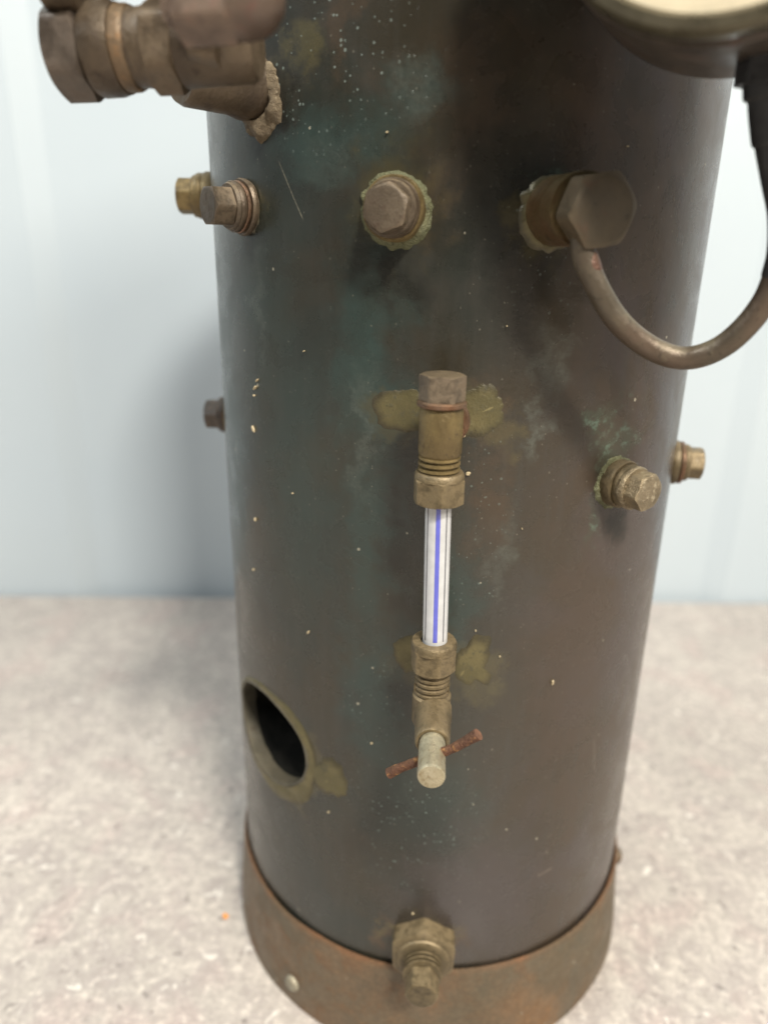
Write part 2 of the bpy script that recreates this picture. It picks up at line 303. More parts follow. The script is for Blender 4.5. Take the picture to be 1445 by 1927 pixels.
def worktop_material():
    t = NT('mottled_stone_laminate'); v, _ = t.coord('Object')
    a = t.noise(v, 14, 6, 0.6, 0.3); b = t.noise(v, 85, 6, 0.68, 0.2); d = t.noise(v, 330, 5, 0.7)
    c = t.mix(t.ramp(a, 0.36, 0.64), (0.440, 0.395, 0.350), (0.525, 0.470, 0.415))
    c = t.mix(t.ramp(b, 0.42, 0.58, 0, 0.60), c, (0.345, 0.300, 0.280))
    c = t.mix(t.ramp(t.noise(v, 42, 4, 0.5), 0.52, 0.66, 0, 0.35), c, (0.52, 0.40, 0.36))
    c = t.mix(t.ramp(d, 0.47, 0.60, 0, 0.55), c, (0.33, 0.29, 0.26))
    c = t.mix(t.ramp(d, 0.46, 0.36, 0, 0.60), c, (0.68, 0.61, 0.53))
    w = t.noise(v, 170, 5, 0.66, 0.5)
    c = t.mix(t.ramp(w, 0.60, 0.70, 0, 0.6), c, (0.86, 0.81, 0.72))
    k = t.noise(v, 230, 3, 0.6, 0.4)
    c = t.mix(t.math('MULTIPLY', t.ramp(k, 0.62, 0.70), 0.6), c, (0.15, 0.13, 0.12))
    c = t.mix(t.ramp(t.noise(v, 700, 3, 0.6), 0.60, 0.70, 0, 0.5), c, (0.17, 0.145, 0.13))
    t.l(c, t.b.inputs['Base Color']); t.l(t.ramp(b, 0.3, 0.7, 0.35, 0.5), t.b.inputs['Roughness'])
    t.l(t.bump(d, 0.0001, 0.4), t.b.inputs['Normal'])
    return t.m
M['worktop'] = worktop_material()

def wall_material():
    t = NT('white_sheet_cladding'); v, _ = t.coord('Object')
    a = t.noise(v, 5, 4, 0.5)
    c = t.mix(t.ramp(a, 0.3, 0.7), (0.480, 0.545, 0.590), (0.510, 0.570, 0.605))
    t.l(c, t.b.inputs['Base Color']); t.b.inputs['Roughness'].default_value = 0.45
    t.l(t.bump(t.noise(v, 40, 3), 0.0004, 0.3), t.b.inputs['Normal'])
    return t.m
M['wall'] = wall_material()

# ------------------------------------------------------------------ mesh helpers
ORIGIN = {}
def make(name, verts, faces, mat, parent=None, origin=(0, 0, ZT), sharp=35, uvs=None, label=None):
    """one mesh object; verts in authored units, stored relative to `origin`"""
    me = bpy.data.meshes.new(name); o0 = Vector(origin)
    me.from_pydata([(Vector(v) - o0) * S for v in verts], [], faces); me.update()
    bm = bmesh.new(); bm.from_mesh(me); bmesh.ops.remove_doubles(bm, verts=bm.verts, dist=1e-7) if uvs is None and mat not in (M['solder'], M['verdigris']) else None
    if uvs is None: bmesh.ops.recalc_face_normals(bm, faces=bm.faces)
    bm.to_mesh(me); bm.free()
    if uvs is None and RIM and len(RIM) == len(verts) == len(me.vertices) and mat in (M['solder'], M['verdigris']):
        uvs = list(RIM)
    me.materials.append(mat)
    me.polygons.foreach_set('use_smooth', [True] * len(me.polygons))
    if sharp: me.set_sharp_from_angle(angle=math.radians(sharp))
    if uvs is not None:
        ul = me.uv_layers.new(name='shell')
        for lp in me.loops: ul.data[lp.index].uv = uvs[lp.vertex_index]
    o = bpy.data.objects.new(name, me); C.objects.link(o)
    if parent is not None:
        o.parent = parent; o.location = (o0 - ORIGIN[parent.name]) * S
    else: o.location = W(o0)
    ORIGIN[o.name] = o0
    if label: o['label'] = label
    return o

class Geo:
    def __init__(s): s.v = []; s.f = []
    def add(s, v, f):
        n = len(s.v); s.v += [Vector(x) for x in v]; s.f += [tuple(i + n for i in q) for q in f]; return s

def frame(axis, up=(0, 0, 1)):
    a = Vector(axis).normalized(); u = Vector(up)
    x = u.cross(a)
    if x.length < 1e-4: x = Vector((1, 0, 0)).cross(a)
    x.normalize(); y = a.cross(x).normalized(); return a, x, y

def lathe(geo, O, axis, prof, seg=48, rfun=None, wob=0.0, wscale=9.0):
    """prof: list of (h, r) along the axis; rfun(phi, r) shapes the section"""
    a, x, y = frame(axis); O = Vector(O); v = []; f = []
    for h, r in prof:
        for i in range(seg):
            ph = 2 * math.pi * i / seg; rr = rfun(ph, r) if rfun else r
            p = O + a * h + (x * math.cos(ph) + y * math.sin(ph)) * rr
            if wob: p += (x * math.cos(ph) + y * math.sin(ph)) * (noise.noise(p * wscale) * wob) + a * noise.noise(p * wscale + Vector((7, 1, 3))) * wob * 0.6
            v.append(p)
    for j in range(len(prof) - 1):
        for i in range(seg):
            k = (i + 1) % seg; f.append((j * seg + i, j * seg + k, (j + 1) * seg + k, (j + 1) * seg + i))
    for j, fl in ((0, True), (len(prof) - 1, False)):
        if prof[j][1] > 1e-4:
            n = len(v); v.append(O + a * prof[j][0])
            for i in range(seg):
                k = (i + 1) % seg; q = (j * seg + i, j * seg + k, n); f.append(q[::-1] if fl else q)
    return geo.add(v, f)

def hexr(corner, rot=0.0, nsd=6, rnd=0.975):
    ap = corner * math.cos(math.pi / nsd)
    def fn(ph):
        q = (ph - rot) % (2 * math.pi / nsd) - math.pi / nsd
        return min(ap / math.cos(q), corner * rnd)
    return fn, ap
def hexa(geo, O, axis, h0, h1, corner, rot=0.0, chamfer_lo=False, chamfer_hi=True, nsd=6, seg=72, wob=0.0008, face_in=0.93):
    """hexagonal prism whose face corners are turned down to a circle, as on a real nut"""
    fn, ap = hexr(corner, rot, nsd); a, x, y = frame(axis); O = Vector(O); rc = ap * face_in; tn = 0.55
    rings = []
    def ring(h, fr): rings.append((h, fr))
    if chamfer_lo: ring(lambda p: h0, lambda p: rc)
    ring(lambda p: h0 + ((fn(p) - rc) * tn if chamfer_lo else 0), fn)
    ring(lambda p: h1 - ((fn(p) - rc) * tn if chamfer_hi else 0), fn)
    if chamfer_hi:
        ring(lambda p: h1 - (fn(p) - rc) * tn * 0.06, lambda p: rc + (fn(p) - rc) * 0.06)
        ring(lambda p: h1 + 0.0, lambda p: rc * 0.94)
    v = []; f = []
    for hf, fr in rings:
        for i in range(seg):
            p = 2 * math.pi * i / seg
            q = O + a * hf(p) + (x * math.cos(p) + y * math.sin(p)) * fr(p)
            if wob: q += noise.noise_vector(q * 11.0) * wob
            v.append(q)
    R_ = len(rings)
    for j in range(R_ - 1):
        for i in range(seg):
            k = (i + 1) % seg; f.append((j * seg + i, j * seg + k, (j + 1) * seg + k, (j + 1) * seg + i))
    n = len(v); v.append(O + a * h0); v.append(O + a * h1)
    for i in range(seg):
        k = (i + 1) % seg; f.append((k, i, n)); f.append(((R_ - 1) * seg + i, (R_ - 1) * seg + k, n + 1))
    return geo.add(v, f)

def threads(h0, h1, n, ro, ri):
    pr = []; st = (h1 - h0) / n
    for i in range(n):
        b = h0 + i * st
        pr += [(b, ri), (b + st * 0.3, ri), (b + st * 0.45, ro), (b + st * 0.85, ro), (b + st * 0.999, ri)]
    return pr

def spline(pts, n=14):
    P = [Vector(p) for p in pts]; P = [P[0] * 2 - P[1]] + P + [P[-1] * 2 - P[-2]]; out = []
    for i in range(1, len(P) - 2):
        for k in range(n):
            t = k / n; a, b, c, d = P[i - 1:i + 3]
            out.append(0.5 * ((2 * b) + (c - a) * t + (2 * a - 5 * b + 4 * c - d) * t * t + (3 * b - a - 3 * c + d) * t ** 3))
    out.append(P[-2]); return out
def tube(geo, path, rad, seg=28, wob=0.0):
    v = []; f = []; n = len(path)
    t0 = (path[1] - path[0]).normalized(); x = t0.cross(Vector((0, 1, 0.3))).normalized()
    for i, p in enumerate(path):
        tg = (path[min(i + 1, n - 1)] - path[max(i - 1, 0)]).normalized()
        x = (x - tg * x.dot(tg)).normalized(); y = tg.cross(x); r = rad(i / (n - 1)) if callable(rad) else rad
        for k in range(seg):
            a = 2 * math.pi * k / seg; q = p + (x * math.cos(a) + y * math.sin(a)) * r
            if wob: q += noise.noise_vector(q * 14) * wob
            v.append(q)
    for i in range(n - 1):
        for k in range(seg):
            m = (k + 1) % seg; f.append((i * seg + k, i * seg + m, (i + 1) * seg + m, (i + 1) * seg + k))
    for j in (0, n - 1):
        c = len(v); v.append(path[j])
        for k in range(seg): f.append((j * seg + k, j * seg + (k + 1) % seg, c))
    return geo.add(v, f)

def radial(th): t = math.radians(th); return Vector((math.sin(t), -math.cos(t), 0))
def on_shell(th, z, h=0.0): return radial(th) * (1 + h) + Vector((0, 0, z))
RIM = []
def patch(geo, th, z, rfun, h, inner=0.0, rings=10, seg=72, lump=0.3, seed=0.0, lscale=16, edge=0.25):
    """a lump of solder spread over the curved shell; rfun(phi) = outline radius"""
    v = []; f = []; RIM.clear()
    for j in range(rings + 1):
        s = j / rings
        for i in range(seg):
            ph = 2 * math.pi * i / seg; rin = inner(ph) if callable(inner) else inner; r = rin + (rfun(ph) - rin) * s
            u = r * math.cos(ph); w = r * math.sin(ph)
            prof = min(1.0, (1 - s) / edge) ** 0.5 if s > 1 - edge else 1.0
            q = Vector((u, w, seed))
            hh = h * prof * (1 + lump * 2 * noise.noise(q * lscale) + lump * noise.noise(q * lscale * 2.7)) - 0.004 * (s ** 8)
            v.append(on_shell(th + math.degrees(u), z + w, hh)); RIM.append((s, 0.0))
    solid = not callable(inner) and inner < 1e-5
    if solid:   # one shared vertex in the middle
        v = [v[0]] + v[seg:]; RIM[:] = [RIM[0]] + RIM[seg:]
        for i in range(seg): f.append((0, 1 + i, 1 + (i + 1) % seg))
    for j in range(1 if solid else 0, rings):
        b = 1 - seg if solid else 0
        for i in range(seg):
            k = (i + 1) % seg; f.append((b + j * seg + i, b + j * seg + k, b + (j + 1) * seg + k, b + (j + 1) * seg + i))
    return geo.add(v, f)
def outline(pts, jag=0.0, seed=0.0):
    """closed outline radius from (degrees, radius) pairs, smooth between them, with ragged noise"""
    pts = sorted(pts)
    def fn(ph):
        d = math.degrees(ph) % 360
        for i in range(len(pts)):
            a = pts[i]; b = pts[(i + 1) % len(pts)]; bd = b[0] + (360 if i == len(pts) - 1 else 0)
            dd = d if d >= a[0] else d + 360
            if a[0] <= dd <= bd:
                t = (dd - a[0]) / (bd - a[0]); t = t * t * (3 - 2 * t); r = a[1] + (b[1] - a[1]) * t; break
        else: r = pts[0][1]
        return r * (1 + jag * noise.noise(Vector((math.cos(ph) * 4, math.sin(ph) * 4, seed))) + jag * 0.5 * noise.noise(Vector((math.cos(ph) * 7, math.sin(ph) * 7, seed))))
    return fn

# ------------------------------------------------------------------ setting: worktop and wall
wx0, wy0, wx1, wy1 = -4.44, 3.05, 3.39, 3.82
wd = Vector((wx1 - wx0, wy1 - wy0, 0)).normalized(); wn = Vector((wd.y, -wd.x, 0))   # towards the camera
def wallpt(s, d, z): return Vector((wx0, wy0, 0)) + wd * s + wn * d + Vector((0, 0, z))
# worktop: slab with rounded back edge, stops just short of the wall
g = Geo()
prof = [(-26, -0.5 - 0.6), (-26, -0.5), (0.04, -0.5), (0.08, -0.508), (0.11, -0.54), (0.115, -0.6), (0.115, -1.1)]
v = []; f = []
for s in (-22, 34):
    for d, z in prof: v.append(wallpt(s, -d, z))
n = len(prof)
for i in range(n - 1): f.append((i, i + 1, n + i + 1, n + i))
f.append((n - 1, 0, n, 2 * n - 1)); f.append(tuple(range(n))); f.append(tuple(range(2 * n - 1, n - 1, -1)))
g.add(v, f)
o = make('worktop', g.v, g.f, M['worktop']); o['kind'] = 'structure'
# wall: white profiled sheet with broad shallow troughs
g = Geo(); prof = []
def edge_run(s0, s1, dep):  # trough between two folds
    return [(s0 - 0.22, -0.14), (s0, -0.14 - dep), (s1, -0.14 - dep), (s1 + 0.22, -0.14)]
prof.append((-22, -0.14))
for s0, s1 in ((-19, -10.5), (-9.4, -1.2), (0.95, 7.25), (8.6, 15.3), (16.8, 24)): prof += edge_run(s0, s1, 0.07)
prof.append((34, -0.14)); zs = [-3, 14]; v = []; f = []
for z in zs:
    for s, d in prof: v.append(wallpt(s, d, z))
n = len(prof)
for i in range(n - 1): f.append((i, i + 1, n + i + 1, n + i))
g.add(v, f)
o = make('wall', g.v, g.f, M['wall'], sharp=10); o['kind'] = 'structure'

# ------------------------------------------------------------------ the boiler
boiler = bpy.data.objects.new('steam_boiler', None); C.objects.link(boiler); boiler.empty_display_size = 0.05
boiler['label'] = 'tarnished dark copper vertical boiler with bolts, sight glass and pressure gauge on mottled worktop'
boiler['category'] = 'boiler'
boiler.location = W((0, 0, ZT)); ORIGIN[boiler.name] = Vector((0, 0, ZT))

# shell with a round fire hole
HT, HZ, HR, HV = -47.0, 0.920, 0.285, 0.222
def hole_pt(phi, r): # point of the hole's circle mapped onto the shell: arc angle, height
    s = r * math.cos(phi); return math.degrees(math.asin(s)), r * HV / HR * math.sin(phi)
v = []; uvs = []; f = []; index = {}
def sv(th, z, rr=1.0):
    key = (round(th, 4), round(z, 5), round(rr, 4))
    if key not in index:
        index[key] = len(v); q = radial(th) * rr
        dent = 0.0018 * noise.noise(Vector((math.radians(th) * 1.6, z * 1.3, 3))) if rr == 1.0 else 0
        q = radial(th) * (rr + dent); v.append((q.x, q.y, z)); uvs.append((math.radians(th), z))
    return index[key]
ztop = 5.2
b0, b1 = HT - 24, HT + 24; c0, c1 = HZ - 0.42, HZ + 0.42; N = 12
ths = sorted(set([round(b0 + (b1 - b0) * i / N, 4) for i in range(N + 1)] + [round(b1 + (360 - 48) * i / 104, 4) for i in range(1, 104)]))
ths_r = [t for t in ths]
zz = [-0.42, -0.2, -0.05, 0.05] + [0.05 + (c0 - 0.05) * i / 4 for i in range(1, 4)] + [c0 + (c1 - c0) * i / N for i in range(N + 1)] + [c1 + (ztop - c1) * i / 22 for i in range(1, 23)]
zz = [round(z, 5) for z in zz]
for j in range(len(zz) - 1):
    for i in range(len(ths)):
        t0 = ths[i]; t1 = ths[(i + 1) % len(ths)] if i + 1 < len(ths) else ths[0] + 360
        if t0 >= b0 - 1e-3 and t1 <= b1 + 1e-3 and zz[j] >= c0 - 1e-4 and zz[j + 1] <= c1 + 1e-4: continue
        f.append((sv(t0, zz[j]), sv(t1, zz[j]), sv(t1, zz[j + 1]), sv(t0, zz[j + 1])))
# annulus between the square cut-out and the hole
bt = [ths[i] for i in range(len(ths)) if b0 - 1e-3 <= ths[i] <= b1 + 1e-3]; bz = [z for z in zz if c0 - 1e-4 <= z <= c1 + 1e-4]
border = [(t, bz[0]) for t in bt[:-1]] + [(bt[-1], z) for z in bz[:-1]] + [(t, bz[-1]) for t in bt[:0:-1]] + [(bt[0], z) for z in bz[:0:-1]]
K = 6; ringsidx = []
for k in range(K + 1):
    row = []
    for (t, z) in border:
        ph = math.atan2((z - HZ) / 0.42, (t - HT) / 24.0); dt, dz = hole_pt(ph, HR); ht, hz = HT + dt, HZ + dz
        s = k / K; row.append(sv(round(t + (ht - t) * s, 4), round(z + (hz - z) * s, 5)))
    ringsidx.append(row)
nb = len(border)
for k in range(K):
    for i in range(nb):
        m = (i + 1) % nb; f.append((ringsidx[k][i], ringsidx[k][m], ringsidx[k + 1][m], ringsidx[k + 1][i]))
# domed top plate
prev = [sv(t, zz[-1]) for t in ths]
for rr, dz in ((0.985, 0.03), (0.9, 0.05), (0.45, 0.09)):
    cur = [sv(t, round(zz[-1] + dz, 5), rr) for t in ths]
    for i in range(len(ths)): k = (i + 1) % len(ths); f.append((prev[i], prev[k], cur[k], cur[i]))
    prev = cur
f.append(tuple(prev))
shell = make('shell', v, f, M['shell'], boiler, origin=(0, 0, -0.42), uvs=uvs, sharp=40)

# inner fire tube and the dark fire box behind it
n_ = radial(HT); g = Geo(); a, x, y = frame(n_); seg = 72
def hole3(ph, r, extra): # follows the saddle curve of the shell, then goes inwards
    s = r * math.cos(ph); d = math.sqrt(1 - s * s) + extra
    tt = Vector((math.cos(math.radians(HT)), math.sin(math.radians(HT)), 0))
    return n_ * d + tt * s + Vector((0, 0, HZ + (r - HR + HV) * math.sin(ph)))
vv = []; ff = []
rows = [(HR + 0.004, -0.03), (HR + 0.006, 0.004), (HR, 0.008), (HR - 0.008, 0.005), (HR - 0.010, -0.035), (HR - 0.011, -0.062)]
for r, e in rows:
    for i in range(seg):
        ph = 2 * math.pi * i / seg; q = hole3(ph, r, e); q += noise.noise_vector(q * 9) * 0.004; vv.append(q)
for j in range(len(rows) - 1):
    for i in range(seg): k = (i + 1) % seg; ff.append((j * seg + i, j * seg + k, (j + 1) * seg + k, (j + 1) * seg + i))
g.add(vv, ff)
fire = make('fire_hole_tube', g.v, g.f, M['flue'], boiler, origin=on_shell(HT, HZ))
# sooty flue leading into the fire box
vv = []; ff = []
for r, e in ((HR - 0.0105, -0.059), (HR - 0.024, -0.14), (HR - 0.03, -0.7), (HR - 0.20, -0.8)):
    for i in range(seg):
        vv.append(hole3(2 * math.pi * i / seg, r, e))
for j in range(3):
    for i in range(seg): k = (i + 1) % seg; ff.append((j * seg + i, j * seg + k, (j + 1) * seg + k, (j + 1) * seg + i))
ff.append(tuple(range(3 * seg, 4 * seg)))
make('sooty_flue', vv, ff, M['soot'], fire, origin=on_shell(HT, HZ, -0.2))
# solder run round the fire hole
g = Geo()
pad = outline([(0, .05), (20, .06), (45, .055), (80, .03), (130, .02), (200, .03), (250, .05), (290, .085), (320, .10), (345, .06)], 0.05, 2)
hel = lambda ph, p=0.0: HR * HV / math.hypot(HV * math.cos(ph), HR * math.sin(ph)) + p
patch(g, HT, HZ, lambda ph: hel(ph, pad(ph)), 0.007, inner=lambda ph: hel(ph, 0.003), rings=6, seg=96, lump=0.35, seed=1, lscale=9, edge=0.6)
make('solder_bead', g.v, g.f, M['solder'], boiler, origin=on_shell(HT, HZ), label='olive solder run round the fire hole')
g = Geo()
of = outline([(0, 0.095), (40, 0.10), (80, 0.115), (130, 0.08), (180, 0.12), (230, 0.10), (280, 0.085), (320, 0.10)], 0.12, 5)
patch(g, HT + 22.5, HZ - 0.03, of, 0.005, rings=9, lump=0.25, seed=4, lscale=10, edge=0.35)
make('solder_patch', g.v, g.f, M['solder'], boiler, origin=on_shell(HT + 19, HZ - 0.03), label='olive solder smear right of the fire hole')

# base ring, flared slightly
g = Geo(); pr = [(-0.5, 1.045), (-0.494, 1.055), (-0.40, 1.052), (-0.20, 1.036), (-0.03, 1.022), (-0.008, 1.019), (-0.001, 1.014), (-0.002, 1.008), (-0.03, 1.006), (-0.3, 1.006), (-0.5, 1.01)]
lathe(g, (0, 0, 0), (0, 0, 1), pr + [pr[0]], 160, wob=0.006, wscale=3.0)
# drop the caps the lathe made (a ring is open)
g.f = [q for q in g.f if len(q) == 4]; g.v = g.v[:160 * 12]
ring = make('base_ring', g.v, g.f, M['ring'], boiler, origin=(0, 0, ZT), sharp=50)
def rivet(th, z, r, mat, h=0.02, base=0.045):
    g = Geo(); lathe(g, radial(th) * (1 + base - 0.012) + Vector((0, 0, z)), radial(th), [(0, r), (0.010, r * 0.98), (0.010 + h * .5, r * .8), (0.010 + h * .85, r * 0.45), (0.010 + h, 0.0005)], 32, wob=0.003)
    make('rivet', g.v, g.f, mat, ring, origin=radial(th) * (1 + base) + Vector((0, 0, z)))
rivet(-35.5, -0.369, 0.040, M['rivet'], 0.018, 0.060); rivet(78, -0.06, 0.045, M['ring'], 0.03, 0.024)
# dents and peeled scale beside the rivet
g = Geo(); of = outline([(0, .02), (60, .035), (150, .02), (240, .03), (300, .018)], .3, 8)

# ------------------------------------------------------------------ plug bolts
def bolt(th, z, tip, corner, rot=0.0, head='head', washers=((0.0, 0.030, 1.42, 'bronze'), (0.033, 0.020, 1.25, 'copper')), hexlen=0.10, tilt=(0, 0), bead=None, label=None, flange=1.12, name='plug_bolt'):
    n = radial(th); side = Vector((math.cos(math.radians(th)), math.sin(math.radians(th)), 0))
    ax = (n + side * tilt[0] + Vector((0, 0, tilt[1]))).normalized(); O = on_shell(th, z, -0.02)
    g = Geo(); L = tip + 0.02
    h0 = L - hexlen
    lathe(g, O, ax, [(0, corner * 0.9), (h0 - 0.03, corner * 0.9), (h0 - 0.03, corner * flange * 0.94), (h0 - 0.022, corner * flange), (h0 - 0.006, corner * flange), (h0 + 0.001, corner * flange * 0.94)], 64, wob=0.002)
    hexa(g, O, ax, h0 - 0.002, L, corner, rot)
    b = make(name, g.v, g.f, M[head], boiler, origin=on_shell(th, z), label=label)
    for h, w, k, m in washers:
        gg = Geo(); e = min(w * 0.3, 0.008); s0 = 0.02 + h
        lathe(gg, O, ax, [(s0, corner * k * 0.97), (s0 + e, corner * k), (s0 + w - e, corner * k), (s0 + w, corner * k * 0.96)], 64, wob=0.005, wscale=12)
        make('washer' if m == 'copper' else 'boss', gg.v, gg.f, M[m], b, origin=on_shell(th, z))
    if bead:
        r, hh, seed, mat = bead; gg = Geo()
        patch(gg, th, z, outline([(0, r * 1.02), (60, r * 0.95), (120, r * 1.0), (190, r * 1.03), (250, r * 1.02), (300, r * 1.1)], 0.10, seed), hh, inner=corner * 0.8, rings=8, seg=96, lump=0.45, seed=seed, lscale=22, edge=0.5)
        make('solder_bead', gg.v, gg.f, M[mat], b, origin=on_shell(th, z))
    return b
bolt(-10.3, 3.062, 0.128, 0.071, 0.35, 'head', ((0.0, 0.040, 1.33, 'brass'), (0.042, 0.016, 1.2, 'bronze')), 0.05, bead=(0.112, 0.016, 3, 'verdigris'), label='brown hex plug bolt in a green solder ring')
bolt(-45.3, 3.074, 0.145, 0.067, 0.0, 'head', ((0.0, 0.022, 1.35, 'bronze'), (0.024, 0.012, 1.22, 'copper'), (0.038, 0.02, 1.2, 'bronze')), 0.075, bead=(0.085, 0.008, 5, 'solder'))
bolt(-86, 3.14, 0.165, 0.075, 0.2, 'brass', ((0.0, 0.05, 1.28, 'brass'), (0.055, 0.03, 1.2, 'brass')), 0.065)
bolt(-91, 2.19, 0.135, 0.074, 0.1, 'bronze_dark', ((0.0, 0.03, 1.35, 'brass_olive'), (0.035, 0.02, 1.15, 'bronze_dark')), 0.065)
bolt(37.6, 2.18, 0.15, 0.070, 0.15, 'brass_pale', ((0.0, 0.048, 1.22, 'brass_olive'), (0.05, 0.02, 1.1, 'brass_olive')), 0.055, bead=(0.10, 0.014, 9, 'verdigris'))
bolt(83, 2.08, 0.135, 0.072, 0.1, 'brass_olive', ((0.0, 0.03, 1.35, 'brass_olive'), (0.034, 0.018, 1.28, 'copper')), 0.06)

# ------------------------------------------------------------------ drain union at the foot
th, z = 0.3, 0.135; O = on_shell(th, z, -0.03); n = radial(th)
g = Geo(); hexa(g, O, n, 0.0, 0.115, 0.150, 0.52, chamfer_lo=False, wob=0.003, face_in=0.86); 
lathe(g, O, n, [(0.11, 0.115), (0.122, 0.108), (0.130, 0.09)], 48)
du = make('drain_union', g.v, g.f, M['brass_olive'], boiler, origin=on_shell(th, z), label='dusty hex drain union at the foot')
g = Geo(); lathe(g, O, n, [(0.11, 0.065)] + threads(0.128, 0.188, 3, 0.082, 0.068) + [(0.195, 0.055)], 48, wob=0.001)
make('thread', g.v, g.f, M['brass_olive'], du, origin=O + n * 0.2)
g = Geo(); hexa(g, O, n, 0.19, 0.275, 0.070, 0.1); make('plug', g.v, g.f, M['brass_olive'], du, origin=O + n * 0.27)
g = Geo(); patch(g, th, z, outline([(0, 0.135), (45, 0.12), (90, 0.115), (135, .12), (180, 0.14), (225, 0.11), (270, 0.10), (315, .11)], 0.14, 4), 0.014, inner=0.06, rings=8, lump=0.5, seed=6, lscale=20, edge=0.5)
make('solder_bead', g.v, g.f, M['verdigris'], du, origin=on_shell(th, z))

# ------------------------------------------------------------------ water gauge, upper fitting
GX, GY = -0.008, -1.20
g = Geo(); ax = Vector((0, 0, 1)); O = Vector((GX - 0.005, GY, 0)); OT = Vector((GX - 0.007, GY, 0))
lathe(g, OT, ax, [(2.36, 0.056), (2.366, 0.062), (2.375, 0.066), (2.50, 0.066), (2.512, 0.063), (2.513, 0.056)], 64, wob=0.0015)
# horizontal branch back to the shell
lathe(g, Vector((GX, -0.97, 2.445)), (0, -1, 0), [(0, 0.058), (0.25, 0.058)], 48, wob=0.001)
top = make('upper_gauge_fitting', g.v, g.f, M['brass'], boiler, origin=(GX, GY, 2.33))
g = Geo(); lathe(g, OT, ax, threads(2.312, 2.366, 3, 0.064, 0.054), 56); make('thread', g.v, g.f, M['brass'], top, origin=(GX, GY, 2.28))
g = Geo(); hexa(g, OT, ax, 2.533, 2.61, 0.071, 0.5, wob=0.001, face_in=0.97); lathe(g, OT, ax, [(2.50, 0.05), (2.535, 0.05)], 40); make('top_plug', g.v, g.f, M['head'], top, origin=(GX, GY, 2.53))
g = Geo(); lathe(g, OT, ax, [(2.514, 0.068), (2.518, 0.074), (2.528, 0.074), (2.533, 0.068)], 64, wob=0.002); make('washer', g.v, g.f, M['copper'], top, origin=(GX, GY, 2.52))
for yy in (-1.055,):
    g = Geo(); lathe(g, Vector((GX + 0.004, yy, 2.442)), (0.04, -1, 0), [(0, 0.074), (0.006, 0.080), (0.022, 0.080), (0.03, 0.073)], 56, wob=0.004, wscale=10); make('washer', g.v, g.f, M['copper'], top, origin=(GX, yy, 2.44))
g = Geo(); hexa(g, O, ax, 2.214, 2.298, 0.085, 0.15, chamfer_lo=True, wob=0.001, face_in=0.95)
lathe(g, O, ax, [(2.292, 0.077), (2.306, 0.0765), (2.314, 0.071), (2.315, 0.058)], 64, wob=0.001)
make('gland_nut', g.v, g.f, M['brass_olive'], top, origin=(GX, GY, 2.2))

# sight glass: clear tube with a white enamel back and a blue stripe
GG = 0.002
g = Geo(); lathe(g, Vector((GG - 0.006, GY, 0)), (-0.010 / 0.5, 0, 1), [(0, 0), (1.7, 0)], 3); g = Geo(); lathe(g, Vector((GG - 0.006, GY, 1.72)), (-0.016, 0, 1), [(0.0, 0.0415), (0.52, 0.0415)], 64)
glass = make('sight_glass', g.v, g.f, M['white_enamel'], boiler, origin=(GG, GY, 1.74), label='white glass gauge tube with a blue line')
def stripe(name, a0, a1, mat, rr=0.0421, z0=1.742, z1=2.235):
    vv = []; ff = []; k = 8; zs = 10
    for j in range(zs + 1):
        for i in range(k + 1):
            a = math.radians(a0 + (a1 - a0) * i / k); vv.append((GG - 0.006 - 0.016 * ((z0 - 1.72) + (z1 - z0) * j / zs) + math.sin(a) * rr, GY - math.cos(a) * rr, z0 + (z1 - z0) * j / zs))
    for j in range(zs):
        for i in range(k): q = j * (k + 1) + i; ff.append((q, q + 1, q + k + 2, q + k + 1))
    make(name, vv, ff, M[mat], glass, origin=(GG, GY, z0))
stripe('blue_line', -8, 11, 'blue_enamel'); stripe('glass_edge', 37, 44, 'grey_enamel'); stripe('glass_edge', -52, -45, 'grey_enamel')

O = Vector((GX + 0.001, GY, 0))
# ------------------------------------------------------------------ lower fitting with drain tap
g = Geo()
lathe(g, Vector((GX, -0.97, 1.555)), (0, -1, 0), [(0, 0.060), (0.25, 0.060)], 48, wob=0.001)
lathe(g, O, ax, [(1.40, 0.03), (1.408, 0.060), (1.42, 0.066), (1.52, 0.066), (1.528, 0.058)], 64, wob=0.0015)
low = make('lower_gauge_fitting', g.v, g.f, M['brass_olive'], boiler, origin=(GX, GY, 1.40))
g = Geo(); lathe(g, O, ax, threads(1.525, 1.625, 5, 0.060, 0.053), 56); make('thread', g.v, g.f, M['brass_olive'], low, origin=(GX, GY, 1.52))
g = Geo(); hexa(g, O, ax, 1.622, 1.705, 0.080, 0.25, chamfer_hi=False, chamfer_lo=True, wob=0.001, face_in=.95)
lathe(g, O, ax, [(1.70, 0.076), (1.722, 0.0765), (1.730, 0.072), (1.731, 0.045), (1.722, 0.043)], 64, wob=0.001)
make('gland_nut', g.v, g.f, M['brass_olive'], low, origin=(GX, GY, 1.62))
TZ = 1.478; TO = Vector((0.001, GY, TZ)); tx = Vector((0.008, -1, -0.012)).normalized()
g = Geo(); lathe(g, TO, tx, [(0.02, 0.062), (0.085, 0.062), (0.095, 0.060), (0.18, 0.057), (0.20, 0.056), (0.208, 0.052), (0.208, 0.044), (0.19, 0.042)], 64, wob=0.0015)
make('tap_body', g.v, g.f, M['brass_olive'], low, origin=TO)
g = Geo(); lathe(g, TO, tx, [(0.18, 0.0415), (0.352, 0.0425), (0.360, 0.0425), (0.366, 0.040), (0.3665, 0.038)], 64, wob=0.0008)
make('tap_spindle', g.v, g.f, M['nickel'], low, origin=TO + tx * 0.2)
hp = TO + tx * 0.268
